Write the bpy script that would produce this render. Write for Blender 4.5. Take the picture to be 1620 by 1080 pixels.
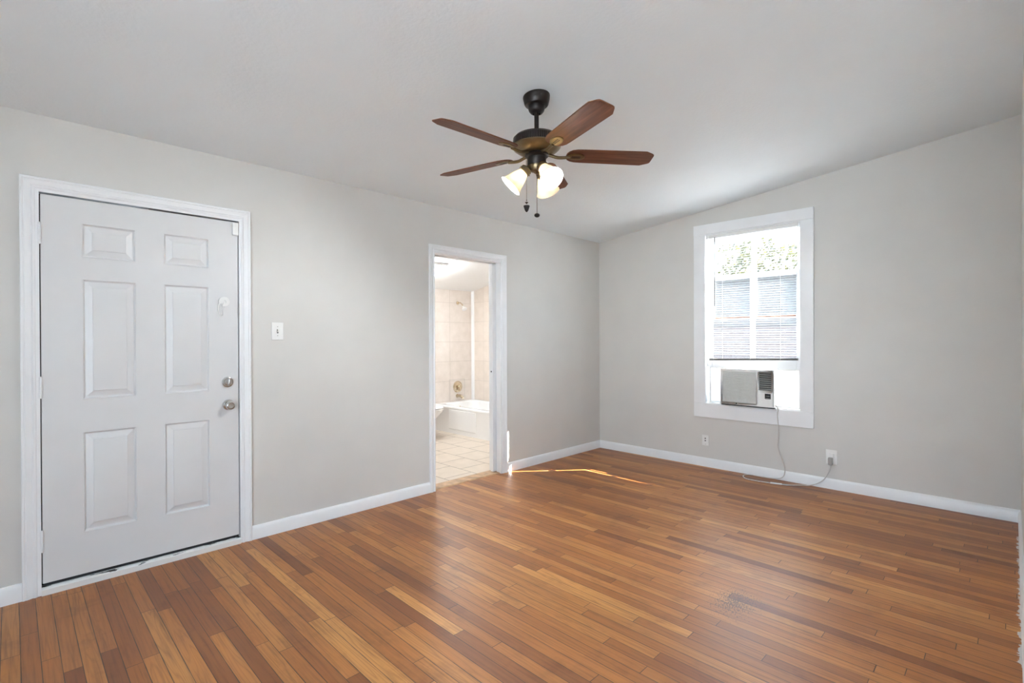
import bpy, bmesh, math, random
from mathutils import Vector, Matrix

for o in list(bpy.data.objects):
    bpy.data.objects.remove(o, do_unlink=True)
SC = bpy.context.scene
COL = SC.collection
random.seed(7)

# ------------------------------------------------------------------ camera
YAW, PITCH, ROLL = 0.7852, -0.0038, -0.0039
CAM = Vector((3.5092, -4.9944, 1.2959))
fw = Vector((-math.sin(YAW) * math.cos(PITCH), math.cos(YAW) * math.cos(PITCH), math.sin(PITCH)))
rt0 = Vector((math.cos(YAW), math.sin(YAW), 0))
up0 = rt0.cross(fw)
rt = rt0 * math.cos(ROLL) + up0 * math.sin(ROLL)
up = up0 * math.cos(ROLL) - rt0 * math.sin(ROLL)
cd = bpy.data.cameras.new('camera')
cd.sensor_width = 36
cd.lens = 792.88 / 1620 * 36
cd.clip_start = 0.01
cd.clip_end = 200
cam = bpy.data.objects.new('camera', cd)
COL.objects.link(cam)
m = Matrix.Identity(4)
for i in range(3):
    m[i][0], m[i][1], m[i][2], m[i][3] = rt[i], up[i], -fw[i], CAM[i]
cam.matrix_world = m
SC.camera = cam

# ------------------------------------------------------------------ view, sky, sun
SC.view_settings.view_transform = 'Standard'
SC.view_settings.look = 'None'
SC.view_settings.gamma = 1
SC.view_settings.exposure = 0.9
SC.view_settings.use_curve_mapping = False
try:
    SC.cycles.max_bounces = 16
    SC.cycles.diffuse_bounces = 8
    SC.cycles.glossy_bounces = 4
    SC.cycles.transparent_max_bounces = 16
    SC.cycles.sample_clamp_indirect = 60.0
    SC.cycles.caustics_reflective = False
    SC.cycles.caustics_refractive = False
    SC.cycles.use_denoising = True
except Exception:
    pass

SKY = 6.9
SUN = 56.0
w = bpy.data.worlds.new('sky')
SC.world = w
w.use_nodes = True
nt = w.node_tree
nt.nodes.clear()
wo = nt.nodes.new('ShaderNodeOutputWorld')
bg = nt.nodes.new('ShaderNodeBackground')
tc = nt.nodes.new('ShaderNodeTexCoord')
sx = nt.nodes.new('ShaderNodeSeparateXYZ')
rp = nt.nodes.new('ShaderNodeValToRGB')
rp.color_ramp.elements[0].position = 0.0
rp.color_ramp.elements[0].color = (0.74, 0.87, 1.0, 1)
rp.color_ramp.elements[1].position = 0.7
rp.color_ramp.elements[1].color = (0.58, 0.78, 1.0, 1)
nt.links.new(tc.outputs['Generated'], sx.inputs[0])
nt.links.new(sx.outputs['Z'], rp.inputs[0])
nt.links.new(rp.outputs[0], bg.inputs['Color'])
bg.inputs['Strength'].default_value = SKY
nt.links.new(bg.outputs[0], wo.inputs[0])

sd = bpy.data.lights.new('sun', 'SUN')
sd.energy = SUN
sd.angle = 0.0045
sd.color = (1.0, 0.99, 0.97)
sun = bpy.data.objects.new('sun', sd)
COL.objects.link(sun)
sun.location = (6, 8, 9)
sun.rotation_euler = Vector((-0.678, -0.79, -0.90)).to_track_quat('-Z', 'Y').to_euler()


def portal(name, loc, rot, sx_, sy_):
    d = bpy.data.lights.new(name, 'AREA')
    d.shape = 'RECTANGLE'
    d.size, d.size_y = sx_, sy_
    d.cycles.is_portal = True
    o = bpy.data.objects.new(name, d)
    COL.objects.link(o)
    o.location, o.rotation_euler = loc, rot
    return o


portal('window_portal', (1.73, 0.17, 1.5), (math.radians(-90), 0, 0), 0.88, 1.7)
portal('fill_window_portal', (3.65, -6.75, 1.2), (math.radians(90), 0, 0), 2.6, 2.3)  # samples sky through the glazing added behind the camera

# ------------------------------------------------------------------ materials
class NT:
    def __init__(s, name):
        s.m = bpy.data.materials.new(name)
        s.m.use_nodes = True
        s.t = s.m.node_tree
        s.t.nodes.clear()
        s.out = s.t.nodes.new('ShaderNodeOutputMaterial')

    def n(s, typ, **kw):
        nd = s.t.nodes.new(typ)
        for k, v in kw.items():
            setattr(nd, k, v)
        return nd

    def l(s, a, b):
        s.t.links.new(a, b)

    def val(s, sock, v):
        if hasattr(v, 'is_output') or isinstance(v, bpy.types.NodeSocket):
            s.l(v, sock)
        else:
            sock.default_value = v

    def math(s, op, a, b=None, c=None):
        nd = s.n('ShaderNodeMath', operation=op)
        s.val(nd.inputs[0], a)
        if b is not None:
            s.val(nd.inputs[1], b)
        if c is not None:
            s.val(nd.inputs[2], c)
        return nd.outputs[0]

    def mix(s, f, a, b, mode='MIX'):
        nd = s.n('ShaderNodeMix', data_type='RGBA', blend_type=mode)
        s.val(nd.inputs[0], f)
        s.val(nd.inputs[6], a)
        s.val(nd.inputs[7], b)
        return nd.outputs[2]

    def ramp(s, f, stops):
        nd = s.n('ShaderNodeValToRGB')
        e = nd.color_ramp.elements
        while len(e) < len(stops):
            e.new(0.5)
        for i, (p, c) in enumerate(stops):
            e[i].position = p
            e[i].color = c if len(c) == 4 else (*c, 1)
        s.val(nd.inputs[0], f)
        return nd.outputs[0]

    def noise(s, vec, scale, detail=3, rough=0.5):
        nd = s.n('ShaderNodeTexNoise')
        nd.inputs['Scale'].default_value = scale
        nd.inputs['Detail'].default_value = detail
        nd.inputs['Roughness'].default_value = rough
        if vec is not None:
            s.l(vec, nd.inputs['Vector'])
        return nd.outputs['Fac']

    def bsdf(s, col, rough=0.5, metal=0.0, spec=0.5, normal=None):
        b = s.n('ShaderNodeBsdfPrincipled')
        s.val(b.inputs['Base Color'], col if isinstance(col, bpy.types.NodeSocket) else (*col, 1))
        s.val(b.inputs['Roughness'], rough)
        s.val(b.inputs['Metallic'], metal)
        s.val(b.inputs['Specular IOR Level'], spec)
        if normal is not None:
            s.l(normal, b.inputs['Normal'])
        return b

    def bump(s, h, strength=0.2, dist=0.002):
        nd = s.n('ShaderNodeBump')
        nd.inputs['Strength'].default_value = strength
        nd.inputs['Distance'].default_value = dist
        s.l(h, nd.inputs['Height'])
        return nd.outputs[0]

    def done(s, sh):
        s.l(sh.outputs[0] if hasattr(sh, 'outputs') else sh, s.out.inputs[0])
        return s.m


def plain(name, col, rough=0.5, metal=0.0, spec=0.5, nscale=30, namp=0.06, bump=0.0, bscale=None, bdist=0.002):
    t = NT(name)
    pos = t.n('ShaderNodeTexCoord').outputs['Object']
    f = t.noise(pos, nscale, 3)
    lo = tuple(max(0, c * (1 - namp)) for c in col)
    hi = tuple(min(1, c * (1 + namp)) for c in col)
    c = t.ramp(f, [(0.3, lo), (0.7, hi)])
    nm = None
    if bump:
        nm = t.bump(t.noise(pos, bscale or nscale, 4), bump, bdist)
    return t.done(t.bsdf(c, rough, metal, spec, nm))


M = {}
M['wall'] = plain('greige_wall_paint', (0.625, 0.612, 0.583), 0.62, nscale=3, namp=0.02, bump=0.22, bscale=90, bdist=0.002)
M['ceiling'] = plain('textured_white_ceiling_paint', (0.785, 0.845, 0.875), 0.8, nscale=2, namp=0.015, bump=0.35, bscale=55, bdist=0.004)
M['trim'] = plain('white_gloss_trim_paint', (0.80, 0.81, 0.82), 0.32, nscale=6, namp=0.02)
M['door'] = plain('white_door_paint', (0.675, 0.675, 0.675), 0.38, nscale=5, namp=0.02, bump=0.03, bscale=25)
M['white_plastic'] = plain('white_plastic', (0.80, 0.80, 0.78), 0.35, namp=0.01)
M['ac_plastic'] = plain('off_white_plastic', (0.80, 0.80, 0.78), 0.42, namp=0.02)
M['grey_plastic'] = plain('grey_plastic', (0.36, 0.35, 0.33), 0.5)
M['rail_grey'] = plain('dark_grey_rail', (0.10, 0.095, 0.09), 0.5)  # rail's backlit darkness put into the colour; the wand shares it
M['cord'] = plain('pale_grey_cord', (0.58, 0.56, 0.53), 0.5)
M['black'] = plain('black_rubber', (0.012, 0.012, 0.012), 0.7, namp=0.3)
M['dark_slot'] = plain('dark_slot', (0.02, 0.02, 0.022), 0.6)
M['display'] = plain('dark_display', (0.02, 0.022, 0.024), 0.2)
M['chrome'] = plain('brushed_nickel', (0.62, 0.61, 0.60), 0.22, 1.0, namp=0.04)
M['bronze'] = plain('oil_rubbed_bronze', (0.020, 0.0155, 0.014), 0.4, 0.5, namp=0.2)
M['brass'] = plain('antique_brass', (0.20, 0.15, 0.085), 0.34, 0.9, namp=0.1)
M['porcelain'] = plain('white_porcelain', (0.86, 0.86, 0.86), 0.12, namp=0.005)
M['bath_white'] = plain('white_bathroom_ceiling', (0.85, 0.85, 0.85), 0.7, namp=0.01)
M['bath_nickel'] = plain('warm_polished_nickel', (0.66, 0.56, 0.42), 0.2, 1.0)
M['oak_strip'] = plain('worn_oak_threshold', (0.50, 0.31, 0.17), 0.4, nscale=14, namp=0.3)
M['ground'] = plain('pale_bounce_paving', (0.55, 0.56, 0.57), 0.9, nscale=8, namp=0.1)  # concrete tone kept pale so sun bounces up to the ceiling
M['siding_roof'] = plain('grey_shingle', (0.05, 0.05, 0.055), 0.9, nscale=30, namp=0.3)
M['bark'] = plain('tree_bark', (0.10, 0.075, 0.05), 0.9, nscale=20, namp=0.4)


def floor_mat():
    t = NT('worn_oak_strip_floor')
    pos = t.n('ShaderNodeNewGeometry').outputs['Position']
    s = t.n('ShaderNodeSeparateXYZ')
    t.l(pos, s.inputs[0])
    X, Y = s.outputs['X'], s.outputs['Y']
    W = 0.0585
    v = t.math('DIVIDE', Y, W)
    row = t.math('FLOOR', v)

    def wn1(x):
        nd = t.n('ShaderNodeTexWhiteNoise', noise_dimensions='1D')
        t.val(nd.inputs['W'], x)
        return nd.outputs['Value']
    r1 = wn1(row)
    r2 = wn1(t.math('ADD', row, 0.37))
    ln = t.math('MULTIPLY_ADD', r2, 0.75, 0.55)
    u = t.math('ADD', t.math('DIVIDE', X, ln), t.math('MULTIPLY', r1, 23.0))
    brd = t.math('FLOOR', u)
    fu = t.math('MULTIPLY', t.math('FRACT', u), ln)
    fv = t.math('MULTIPLY', t.math('FRACT', v), W)
    cv = t.n('ShaderNodeCombineXYZ')
    t.l(brd, cv.inputs[0])
    t.l(row, cv.inputs[1])
    wn = t.n('ShaderNodeTexWhiteNoise', noise_dimensions='2D')
    t.l(cv.outputs[0], wn.inputs['Vector'])
    rid = wn.outputs['Value']
    sc = t.n('ShaderNodeSeparateColor')
    t.l(wn.outputs['Color'], sc.inputs[0])
    # grain coordinates, shifted for every board
    gx = t.math('ADD', t.math('MULTIPLY', X, 2.6), t.math('MULTIPLY', rid, 61.0))
    gy = t.math('ADD', t.math('MULTIPLY', Y, 75.0), t.math('MULTIPLY', sc.outputs[1], 37.0))
    gc = t.n('ShaderNodeCombineXYZ')
    t.l(gx, gc.inputs[0])
    t.l(gy, gc.inputs[1])
    grain = t.noise(gc.outputs[0], 1.0, 6, 0.62)
    # broad figure: distorted bands give cathedral grain
    gx2 = t.math('ADD', t.math('MULTIPLY', X, 1.3), t.math('MULTIPLY', sc.outputs[2], 43.0))
    gy2 = t.math('MULTIPLY', Y, 22.0)
    gc2 = t.n('ShaderNodeCombineXYZ')
    t.l(gx2, gc2.inputs[0])
    t.l(gy2, gc2.inputs[1])
    wv = t.noise(gc2.outputs[0], 1.0, 1, 0.4)
    rings = t.math('ABSOLUTE', t.math('SUBTRACT', t.math('FRACT', t.math('MULTIPLY', wv, 9.0)), 0.5))
    base = t.ramp(rid, [(0.0, (0.20, 0.062, 0.015)), (0.15, (0.275, 0.091, 0.020)), (0.38, (0.355, 0.125, 0.027)), (0.66, (0.415, 0.157, 0.035)),
                        (0.90, (0.45, 0.188, 0.048)), (1.0, (0.56, 0.255, 0.07))])
    g1 = t.ramp(grain, [(0.25, (0.56, 0.52, 0.48)), (0.5, (1, 1, 1)), (0.75, (1.14, 1.15, 1.16))])
    col = t.mix(1.0, base, g1, 'MULTIPLY')
    g2 = t.ramp(rings, [(0.0, (0.70, 0.65, 0.60)), (0.22, (1, 1, 1))])
    col = t.mix(t.math('MULTIPLY', sc.outputs[0], 0.8), col, t.mix(1.0, col, g2, 'MULTIPLY'))
    # old stain and traffic wear
    wear = t.noise(pos, 1.1, 4, 0.6)
    col = t.mix(1.0, col, t.ramp(wear, [(0.3, (0.84, 0.80, 0.76)), (0.62, (1.06, 1.06, 1.06))]), 'MULTIPLY')
    blot = t.noise(pos, 5.0, 4, 0.65)
    col = t.mix(1.0, col, t.ramp(blot, [(0.27, (0.74, 0.70, 0.66)), (0.45, (1, 1, 1))]), 'MULTIPLY')

    # gouged, scratched patch in the middle right of the floor
    def dist(cx, cy, sxx, syy):
        a = t.math('DIVIDE', t.math('SUBTRACT', X, cx), sxx)
        b = t.math('DIVIDE', t.math('SUBTRACT', Y, cy), syy)
        return t.math('SQRT', t.math('ADD', t.math('MULTIPLY', a, a), t.math('MULTIPLY', b, b)))
    dd = dist(2.545, -2.49, 0.16, 0.24)
    sv = t.n('ShaderNodeCombineXYZ')
    t.l(t.math('ADD', t.math('MULTIPLY', X, 150), t.math('MULTIPLY', Y, 60)), sv.inputs[0])
    t.l(t.math('SUBTRACT', t.math('MULTIPLY', Y, 42), t.math('MULTIPLY', X, 30)), sv.inputs[1])
    sn = t.noise(sv.outputs[0], 1.0, 5, 0.7)
    sm = t.math('MULTIPLY', t.math('LESS_THAN', t.math('ADD', t.math('MULTIPLY', dd, 0.22), 0.0), t.math('SUBTRACT', sn, 0.445)), 0.8)
    col = t.mix(sm, col, (0.10, 0.042, 0.018, 1))
    # joints between boards
    e1 = t.math('MINIMUM', fv, t.math('SUBTRACT', W, fv))
    e2 = t.math('MINIMUM', fu, t.math('SUBTRACT', ln, fu))
    gap = t.math('LESS_THAN', t.math('MINIMUM', e1, e2), t.math('MULTIPLY_ADD', t.noise(pos, 9.0, 2), 0.0024, 0.0003))
    col = t.mix(t.math('MULTIPLY', gap, 0.88), col, (0.035, 0.016, 0.008, 1))
    # old white paint slopped along the right-hand edge
    pe = t.math('ADD', t.math('SUBTRACT', X, 3.528), t.math('MULTIPLY', t.math('SUBTRACT', t.noise(pos, 11.0, 5, 0.75), 0.52), 0.085))
    pm = t.math('MULTIPLY', t.math('GREATER_THAN', pe, 0.0), t.math('GREATER_THAN', Y, -2.2))
    pm = t.math('MULTIPLY', pm, t.math('LESS_THAN', Y, -0.35))
    col = t.mix(t.math('MULTIPLY', pm, 0.85), col, (0.62, 0.63, 0.63, 1))
    rough = t.math('MULTIPLY_ADD', wear, 0.16, 0.29)
    rough = t.math('MULTIPLY_ADD', grain, 0.08, rough)
    h = t.math('SUBTRACT', t.math('MULTIPLY', grain, 0.25), gap)
    nm = t.bump(h, 0.22, 0.0016)
    b = t.bsdf(col, rough, 0, 0.6, nm)
    return t.done(b)


M['floor'] = floor_mat()


def tile_mat(name, c1, c2, grout, bw, bh, axes, off=0.0, shift=(0, 0), mortar=0.004, rough=0.3):
    t = NT(name)
    pos = t.n('ShaderNodeNewGeometry').outputs['Position']
    s = t.n('ShaderNodeSeparateXYZ')
    t.l(pos, s.inputs[0])
    c = t.n('ShaderNodeCombineXYZ')
    t.l(t.math('ADD', s.outputs[axes[0]], shift[0]), c.inputs[0])
    t.l(t.math('ADD', s.outputs[axes[1]], shift[1]), c.inputs[1])
    b = t.n('ShaderNodeTexBrick', offset=off, squash=1.0)
    b.inputs['Scale'].default_value = 1.0
    b.inputs['Brick Width'].default_value = bw
    b.inputs['Row Height'].default_value = bh
    b.inputs['Mortar Size'].default_value = mortar
    b.inputs['Mortar Smooth'].default_value = 0.1
    b.inputs['Color1'].default_value = (*c1, 1)
    b.inputs['Color2'].default_value = (*c2, 1)
    b.inputs['Mortar'].default_value = (*grout, 1)
    t.l(c.outputs[0], b.inputs['Vector'])
    f = t.noise(pos, 9, 5, 0.6)
    col = t.mix(1.0, b.outputs['Color'], t.ramp(f, [(0.3, (0.93, 0.92, 0.90)), (0.7, (1.05, 1.05, 1.05))]), 'MULTIPLY')
    nm = t.bump(t.math('SUBTRACT', 1.0, b.outputs['Fac']), 0.25, 0.002)
    return t.done(t.bsdf(col, rough, 0, 0.5, nm))


M['tile_far'] = tile_mat('beige_wall_tile', (0.76, 0.69, 0.64), (0.78, 0.715, 0.665), (0.64, 0.575, 0.525), 0.395, 0.292, ('Y', 'Z'), 0, (0.37 + 0.395 * 4, 0.195))
M['tile_side_shaded'] = tile_mat('beige_shaded_side_tile', (0.74, 0.66, 0.59), (0.76, 0.68, 0.61), (0.63, 0.56, 0.50), 0.395, 0.300, ('X', 'Z'), 0, (0.2 + 0.395 * 8, 0.23))  # far-wall tile again, its shade put in as a tanner colour
M['tile_floor'] = tile_mat('beige_floor_tile', (0.66, 0.57, 0.48), (0.69, 0.595, 0.50), (0.26, 0.20, 0.15), 0.335, 0.335, ('X', 'Y'), 0.5, (0.41 + 0.335 * 12, 1.477 + 0.335 * 12), 0.005, 0.3)


def blade_mat():
    t = NT('walnut_blade')
    pos = t.n('ShaderNodeTexCoord').outputs['Object']
    mp = t.n('ShaderNodeMapping')
    mp.inputs['Scale'].default_value = (3.0, 45, 10)
    t.l(pos, mp.inputs[0])
    f = t.noise(mp.outputs[0], 1.0, 6, 0.6)
    c = t.ramp(f, [(0.25, (0.055, 0.018, 0.009)), (0.5, (0.13, 0.046, 0.022)), (0.75, (0.22, 0.085, 0.042))])
    return t.done(t.bsdf(c, 0.48, 0, 0.3))


M['blade'] = blade_mat()


def emit(name, col, strength):
    t = NT(name)
    e = t.n('ShaderNodeEmission')
    e.inputs['Color'].default_value = (*col, 1)
    e.inputs['Strength'].default_value = strength
    return t.done(e)


M['bulb'] = emit('warm_bulb', (0.91, 0.97, 1.0), 1550)
M['bath_lamp'] = emit('bathroom_lamp_diffuser', (0.90, 0.96, 1.0), 66)


def translucent(name, col, tr=0.5, rough=0.5):
    t = NT(name)
    a = t.bsdf(col, rough)
    b = t.n('ShaderNodeBsdfTranslucent')
    b.inputs['Color'].default_value = (*col, 1)
    mx = t.n('ShaderNodeMixShader')
    mx.inputs[0].default_value = tr
    t.l(a.outputs[0], mx.inputs[1])
    t.l(b.outputs[0], mx.inputs[2])
    return t.done(mx)



def shade_mat():
    t = NT('frosted_glass_shade')
    a = t.bsdf((0.90, 0.88, 0.83), 0.3)
    b = t.n('ShaderNodeBsdfTranslucent')
    b.inputs['Color'].default_value = (0.17, 0.135, 0.085, 1)
    c = t.n('ShaderNodeBsdfTransparent')
    m1, m2 = t.n('ShaderNodeMixShader'), t.n('ShaderNodeMixShader')
    m1.inputs[0].default_value = 0.5
    m2.inputs[0].default_value = 0.006
    t.l(a.outputs[0], m1.inputs[1])
    t.l(b.outputs[0], m1.inputs[2])
    t.l(m1.outputs[0], m2.inputs[1])
    t.l(c.outputs[0], m2.inputs[2])
    return t.done(m2)


M['shade'] = shade_mat()
M['slat'] = translucent('white_vinyl_slat', (0.62, 0.62, 0.63), 0.03, 0.4)
M['accordion'] = translucent('white_accordion_vinyl', (0.80, 0.80, 0.80), 0.12, 0.5)


def glass(name, tint=(0.97, 0.98, 0.98), fac=0.06):
    t = NT(name)
    a = t.n('ShaderNodeBsdfTransparent')
    a.inputs['Color'].default_value = (*tint, 1)
    b = t.n('ShaderNodeBsdfGlossy')
    b.inputs['Roughness'].default_value = 0.02
    mx = t.n('ShaderNodeMixShader')
    mx.inputs[0].default_value = fac
    t.l(a.outputs[0], mx.inputs[1])
    t.l(b.outputs[0], mx.inputs[2])
    return t.done(mx)


M['glass'] = glass('window_glass')
M['clear'] = translucent('clear_frosted_plastic', (0.9, 0.9, 0.9), 0.4, 0.15)


def leaf_mat():
    t = NT('tree_leaf')
    pos = t.n('ShaderNodeNewGeometry').outputs['Position']
    f = t.noise(pos, 3.0, 4)
    c = t.ramp(f, [(0.3, (0.018, 0.022, 0.010)), (0.6, (0.075, 0.070, 0.024)), (0.8, (0.115, 0.10, 0.034))])
    a = t.bsdf(c, 0.6)
    b = t.n('ShaderNodeBsdfTranslucent')
    t.l(c, b.inputs['Color'])
    mx = t.n('ShaderNodeMixShader')
    mx.inputs[0].default_value = 0.5
    t.l(a.outputs[0], mx.inputs[1])
    t.l(b.outputs[0], mx.inputs[2])
    return t.done(mx)


M['leaf'] = leaf_mat()


def siding_mat():
    t = NT('pale_lap_siding')
    pos = t.n('ShaderNodeNewGeometry').outputs['Position']
    s = t.n('ShaderNodeSeparateXYZ')
    t.l(pos, s.inputs[0])
    z = t.math('FRACT', t.math('DIVIDE', s.outputs['Z'], 0.14))
    f = t.noise(pos, 4, 3)
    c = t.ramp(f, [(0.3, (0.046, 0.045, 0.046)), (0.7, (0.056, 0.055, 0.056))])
    nm = t.bump(z, 0.6, 0.02)
    return t.done(t.bsdf(c, 0.6, 0, 0.3, nm))


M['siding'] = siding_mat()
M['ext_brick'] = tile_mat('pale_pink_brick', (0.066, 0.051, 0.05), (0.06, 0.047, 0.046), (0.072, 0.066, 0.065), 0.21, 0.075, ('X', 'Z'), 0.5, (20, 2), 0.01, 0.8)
M['rust_wood'] = plain('weathered_red_wood', (0.30, 0.13, 0.07), 0.7, nscale=20, namp=0.3)


def threshold_mat():
    t = NT('chipped_white_threshold_paint')
    pos = t.n('ShaderNodeNewGeometry').outputs['Position']
    s = t.n('ShaderNodeSeparateXYZ')
    t.l(pos, s.inputs[0])
    mp = t.n('ShaderNodeMapping')
    mp.inputs['Scale'].default_value = (30, 7, 30)
    t.l(pos, mp.inputs[0])
    f = t.noise(mp.outputs[0], 1.0, 5, 0.65)
    k = t.math('ADD', f, t.math('MULTIPLY', t.math('SUBTRACT', s.outputs['Z'], 0.034), 9.0))
    c = t.mix(t.math('GREATER_THAN', k, 0.60), (0.76, 0.76, 0.74, 1), (0.03, 0.028, 0.026, 1))
    return t.done(t.bsdf(c, 0.5))


M['threshold'] = threshold_mat()

# ------------------------------------------------------------------ mesh building
class MB:
    def __init__(s):
        s.v, s.f = [], []

    def add(s, vs, fs):
        b = len(s.v)
        s.v += [Vector(p) for p in vs]
        s.f += [tuple(b + i for i in q) for q in fs]
        return s

    def box(s, x0, x1, y0, y1, z0, z1):
        return s.add([(x0, y0, z0), (x1, y0, z0), (x1, y1, z0), (x0, y1, z0), (x0, y0, z1), (x1, y0, z1), (x1, y1, z1), (x0, y1, z1)],
                     [(0, 3, 2, 1), (4, 5, 6, 7), (0, 1, 5, 4), (1, 2, 6, 5), (2, 3, 7, 6), (3, 0, 4, 7)])

    def prism(s, poly, off):
        off = Vector(off)
        n = len(poly)
        a = [Vector(p) for p in poly]
        fs = [tuple(range(n - 1, -1, -1)), tuple(range(n, 2 * n))]
        fs += [(i, (i + 1) % n, n + (i + 1) % n, n + i) for i in range(n)]
        return s.add(a + [p + off for p in a], fs)

    def lathe(s, prof, origin, axis=(0, 0, 1), seg=32, closed=False):
        """prof: list of (radius, distance along axis)"""
        ax = Vector(axis).normalized()
        q = Vector((0, 0, 1)).rotation_difference(ax)
        o = Vector(origin)
        vs, fs = [], []
        for r, h in prof:
            for k in range(seg):
                a = 2 * math.pi * k / seg
                vs.append(o + q @ Vector((r * math.cos(a), r * math.sin(a), h)))
        np_ = len(prof)
        for i in range(np_ - 1 if not closed else np_):
            j = (i + 1) % np_
            for k in range(seg):
                k2 = (k + 1) % seg
                fs.append((i * seg + k, i * seg + k2, j * seg + k2, j * seg + k))
        if not closed:
            if prof[0][0] > 1e-6:
                fs.append(tuple(range(seg - 1, -1, -1)))
            if prof[-1][0] > 1e-6:
                fs.append(tuple((np_ - 1) * seg + k for k in range(seg)))
        return s.add(vs, fs)

    def cyl(s, p0, p1, r, r1=None, seg=16):
        p0, p1 = Vector(p0), Vector(p1)
        return s.lathe([(r, 0), (r if r1 is None else r1, (p1 - p0).length)], p0, p1 - p0, seg)

    def tube(s, pts, r, seg=8, sub=6, smooth=True):
        P = [Vector(p) for p in pts]
        if smooth and len(P) > 2:
            Q = []
            for i in range(len(P) - 1):
                p0 = P[max(i - 1, 0)]
                p1, p2 = P[i], P[i + 1]
                p3 = P[min(i + 2, len(P) - 1)]
                for k in range(sub):
                    u = k / sub
                    Q.append(0.5 * ((2 * p1) + (p2 - p0) * u + (2 * p0 - 5 * p1 + 4 * p2 - p3) * u * u + (3 * p1 - p0 - 3 * p2 + p3) * u ** 3))
            Q.append(P[-1])
            P = Q
        vs, fs = [], []
        nrm = None
        for i, p in enumerate(P):
            t = (P[min(i + 1, len(P) - 1)] - P[max(i - 1, 0)]).normalized()
            if nrm is None:
                nrm = t.orthogonal().normalized()
            nrm = (nrm - t * nrm.dot(t))
            nrm = nrm.normalized() if nrm.length > 1e-6 else t.orthogonal().normalized()
            bi = t.cross(nrm)
            for k in range(seg):
                a = 2 * math.pi * k / seg
                vs.append(p + nrm * r * math.cos(a) + bi * r * math.sin(a))
        for i in range(len(P) - 1):
            for k in range(seg):
                k2 = (k + 1) % seg
                fs.append((i * seg + k, i * seg + k2, (i + 1) * seg + k2, (i + 1) * seg + k))
        fs.append(tuple(range(seg - 1, -1, -1)))
        fs.append(tuple((len(P) - 1) * seg + k for k in range(seg)))
        return s.add(vs, fs)

    def ball(s, c, r, sz=1.0, seg=16, rings=10):
        return s.lathe([(max(1e-7, r * math.sin(math.pi * i / rings)), -r * sz * math.cos(math.pi * i / rings)) for i in range(rings + 1)], c, (0, 0, 1), seg)

    def loft(s, loops, cap0=True, cap1=True):
        n = len(loops[0])
        vs = [p for lp in loops for p in lp]
        fs = []
        for i in range(len(loops) - 1):
            for k in range(n):
                k2 = (k + 1) % n
                fs.append((i * n + k, i * n + k2, (i + 1) * n + k2, (i + 1) * n + k))
        if cap0:
            fs.append(tuple(range(n - 1, -1, -1)))
        if cap1:
            fs.append(tuple((len(loops) - 1) * n + k for k in range(n)))
        return s.add(vs, fs)

    def build(s, name, mat, parent=None, bevel=0.0, seg=2, local=False, angle=35, kind=None):
        me = bpy.data.meshes.new(name)
        off = Vector((0, 0, 0))
        if parent is not None and not local:
            q = parent
            while q is not None:
                off += q.location
                q = q.parent
        bm = bmesh.new()
        vs = [bm.verts.new(p - off) for p in s.v]
        for q in s.f:
            try:
                bm.faces.new([vs[i] for i in q])
            except ValueError:
                pass
        bmesh.ops.remove_doubles(bm, verts=bm.verts, dist=1e-6)
        bmesh.ops.recalc_face_normals(bm, faces=bm.faces)
        lim = math.radians(angle)
        for f in bm.faces:
            f.smooth = True
        for e in bm.edges:
            if len(e.link_faces) == 2:
                e.smooth = e.calc_face_angle(0) < lim
        bm.to_mesh(me)
        bm.free()
        me.materials.append(M[mat] if isinstance(mat, str) else mat)
        o = bpy.data.objects.new(name, me)
        COL.objects.link(o)
        if parent is not None:
            o.parent = parent
        if bevel:
            b = o.modifiers.new('bevel', 'BEVEL')
            b.width, b.segments, b.limit_method, b.angle_limit = bevel, seg, 'ANGLE', math.radians(40)
        if kind:
            o['kind'] = kind
        return o


def tag(o, label, cat, group=None, kind=None):
    o['label'], o['category'] = label, cat
    if group:
        o['group'] = group
    if kind:
        o['kind'] = kind
    return o


def empty(name, loc, label, cat, group=None, kind=None):
    o = bpy.data.objects.new(name, None)
    o.empty_display_size = 0.1
    COL.objects.link(o)
    o.location = loc
    return tag(o, label, cat, group, kind)


def S(name, mb, mat, label, cat, bevel=0.0):
    return tag(mb.build(name, mat, bevel=bevel), label, cat, kind='structure')


# ------------------------------------------------------------------ room shell
XW = 3.551          # right wall face
H0, SL = 2.4505, 0.11298
XE, YN = 6.2, -6.6  # far side of the room next door, wall behind the camera
TW = 0.16
zc = lambda x: H0 + SL * x

S('floor', MB().box(-0.115, XE + .15, YN - .15, 0.15, -0.12, 0), 'floor', 'worn oak strip floor of the main room', 'floor')
S('ceiling', MB().prism([(0, YN - .15, zc(0)), (XE + .15, YN - .15, zc(XE + .15)), (XE + .15, YN - .15, zc(XE + .15) + .12), (-TW, YN - .15, zc(XE + .15) + .12), (-TW, YN - .15, zc(0)), ],
                        (0, -YN + .30, 0)), 'ceiling', 'sloping white textured ceiling over the main room', 'ceiling')

D1 = (-4.900, -3.950, 2.068)      # front door opening y0, y1, top
D2 = (-2.425, -1.628, 2.055)      # bathroom opening
wl = MB()
for a, b, z0, z1 in [(YN - .15, D1[0], 0, H0), (D1[0], D1[1], D1[2], H0), (D1[1], D2[0], 0, H0), (D2[0], D2[1], D2[2], H0), (D2[1], 0.0, 0, H0)]:
    wl.box(-TW, 0, a, b, z0, z1)
S('wall_left', wl, 'wall', 'greige wall holding the white front door and the bathroom doorway', 'wall')

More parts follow.
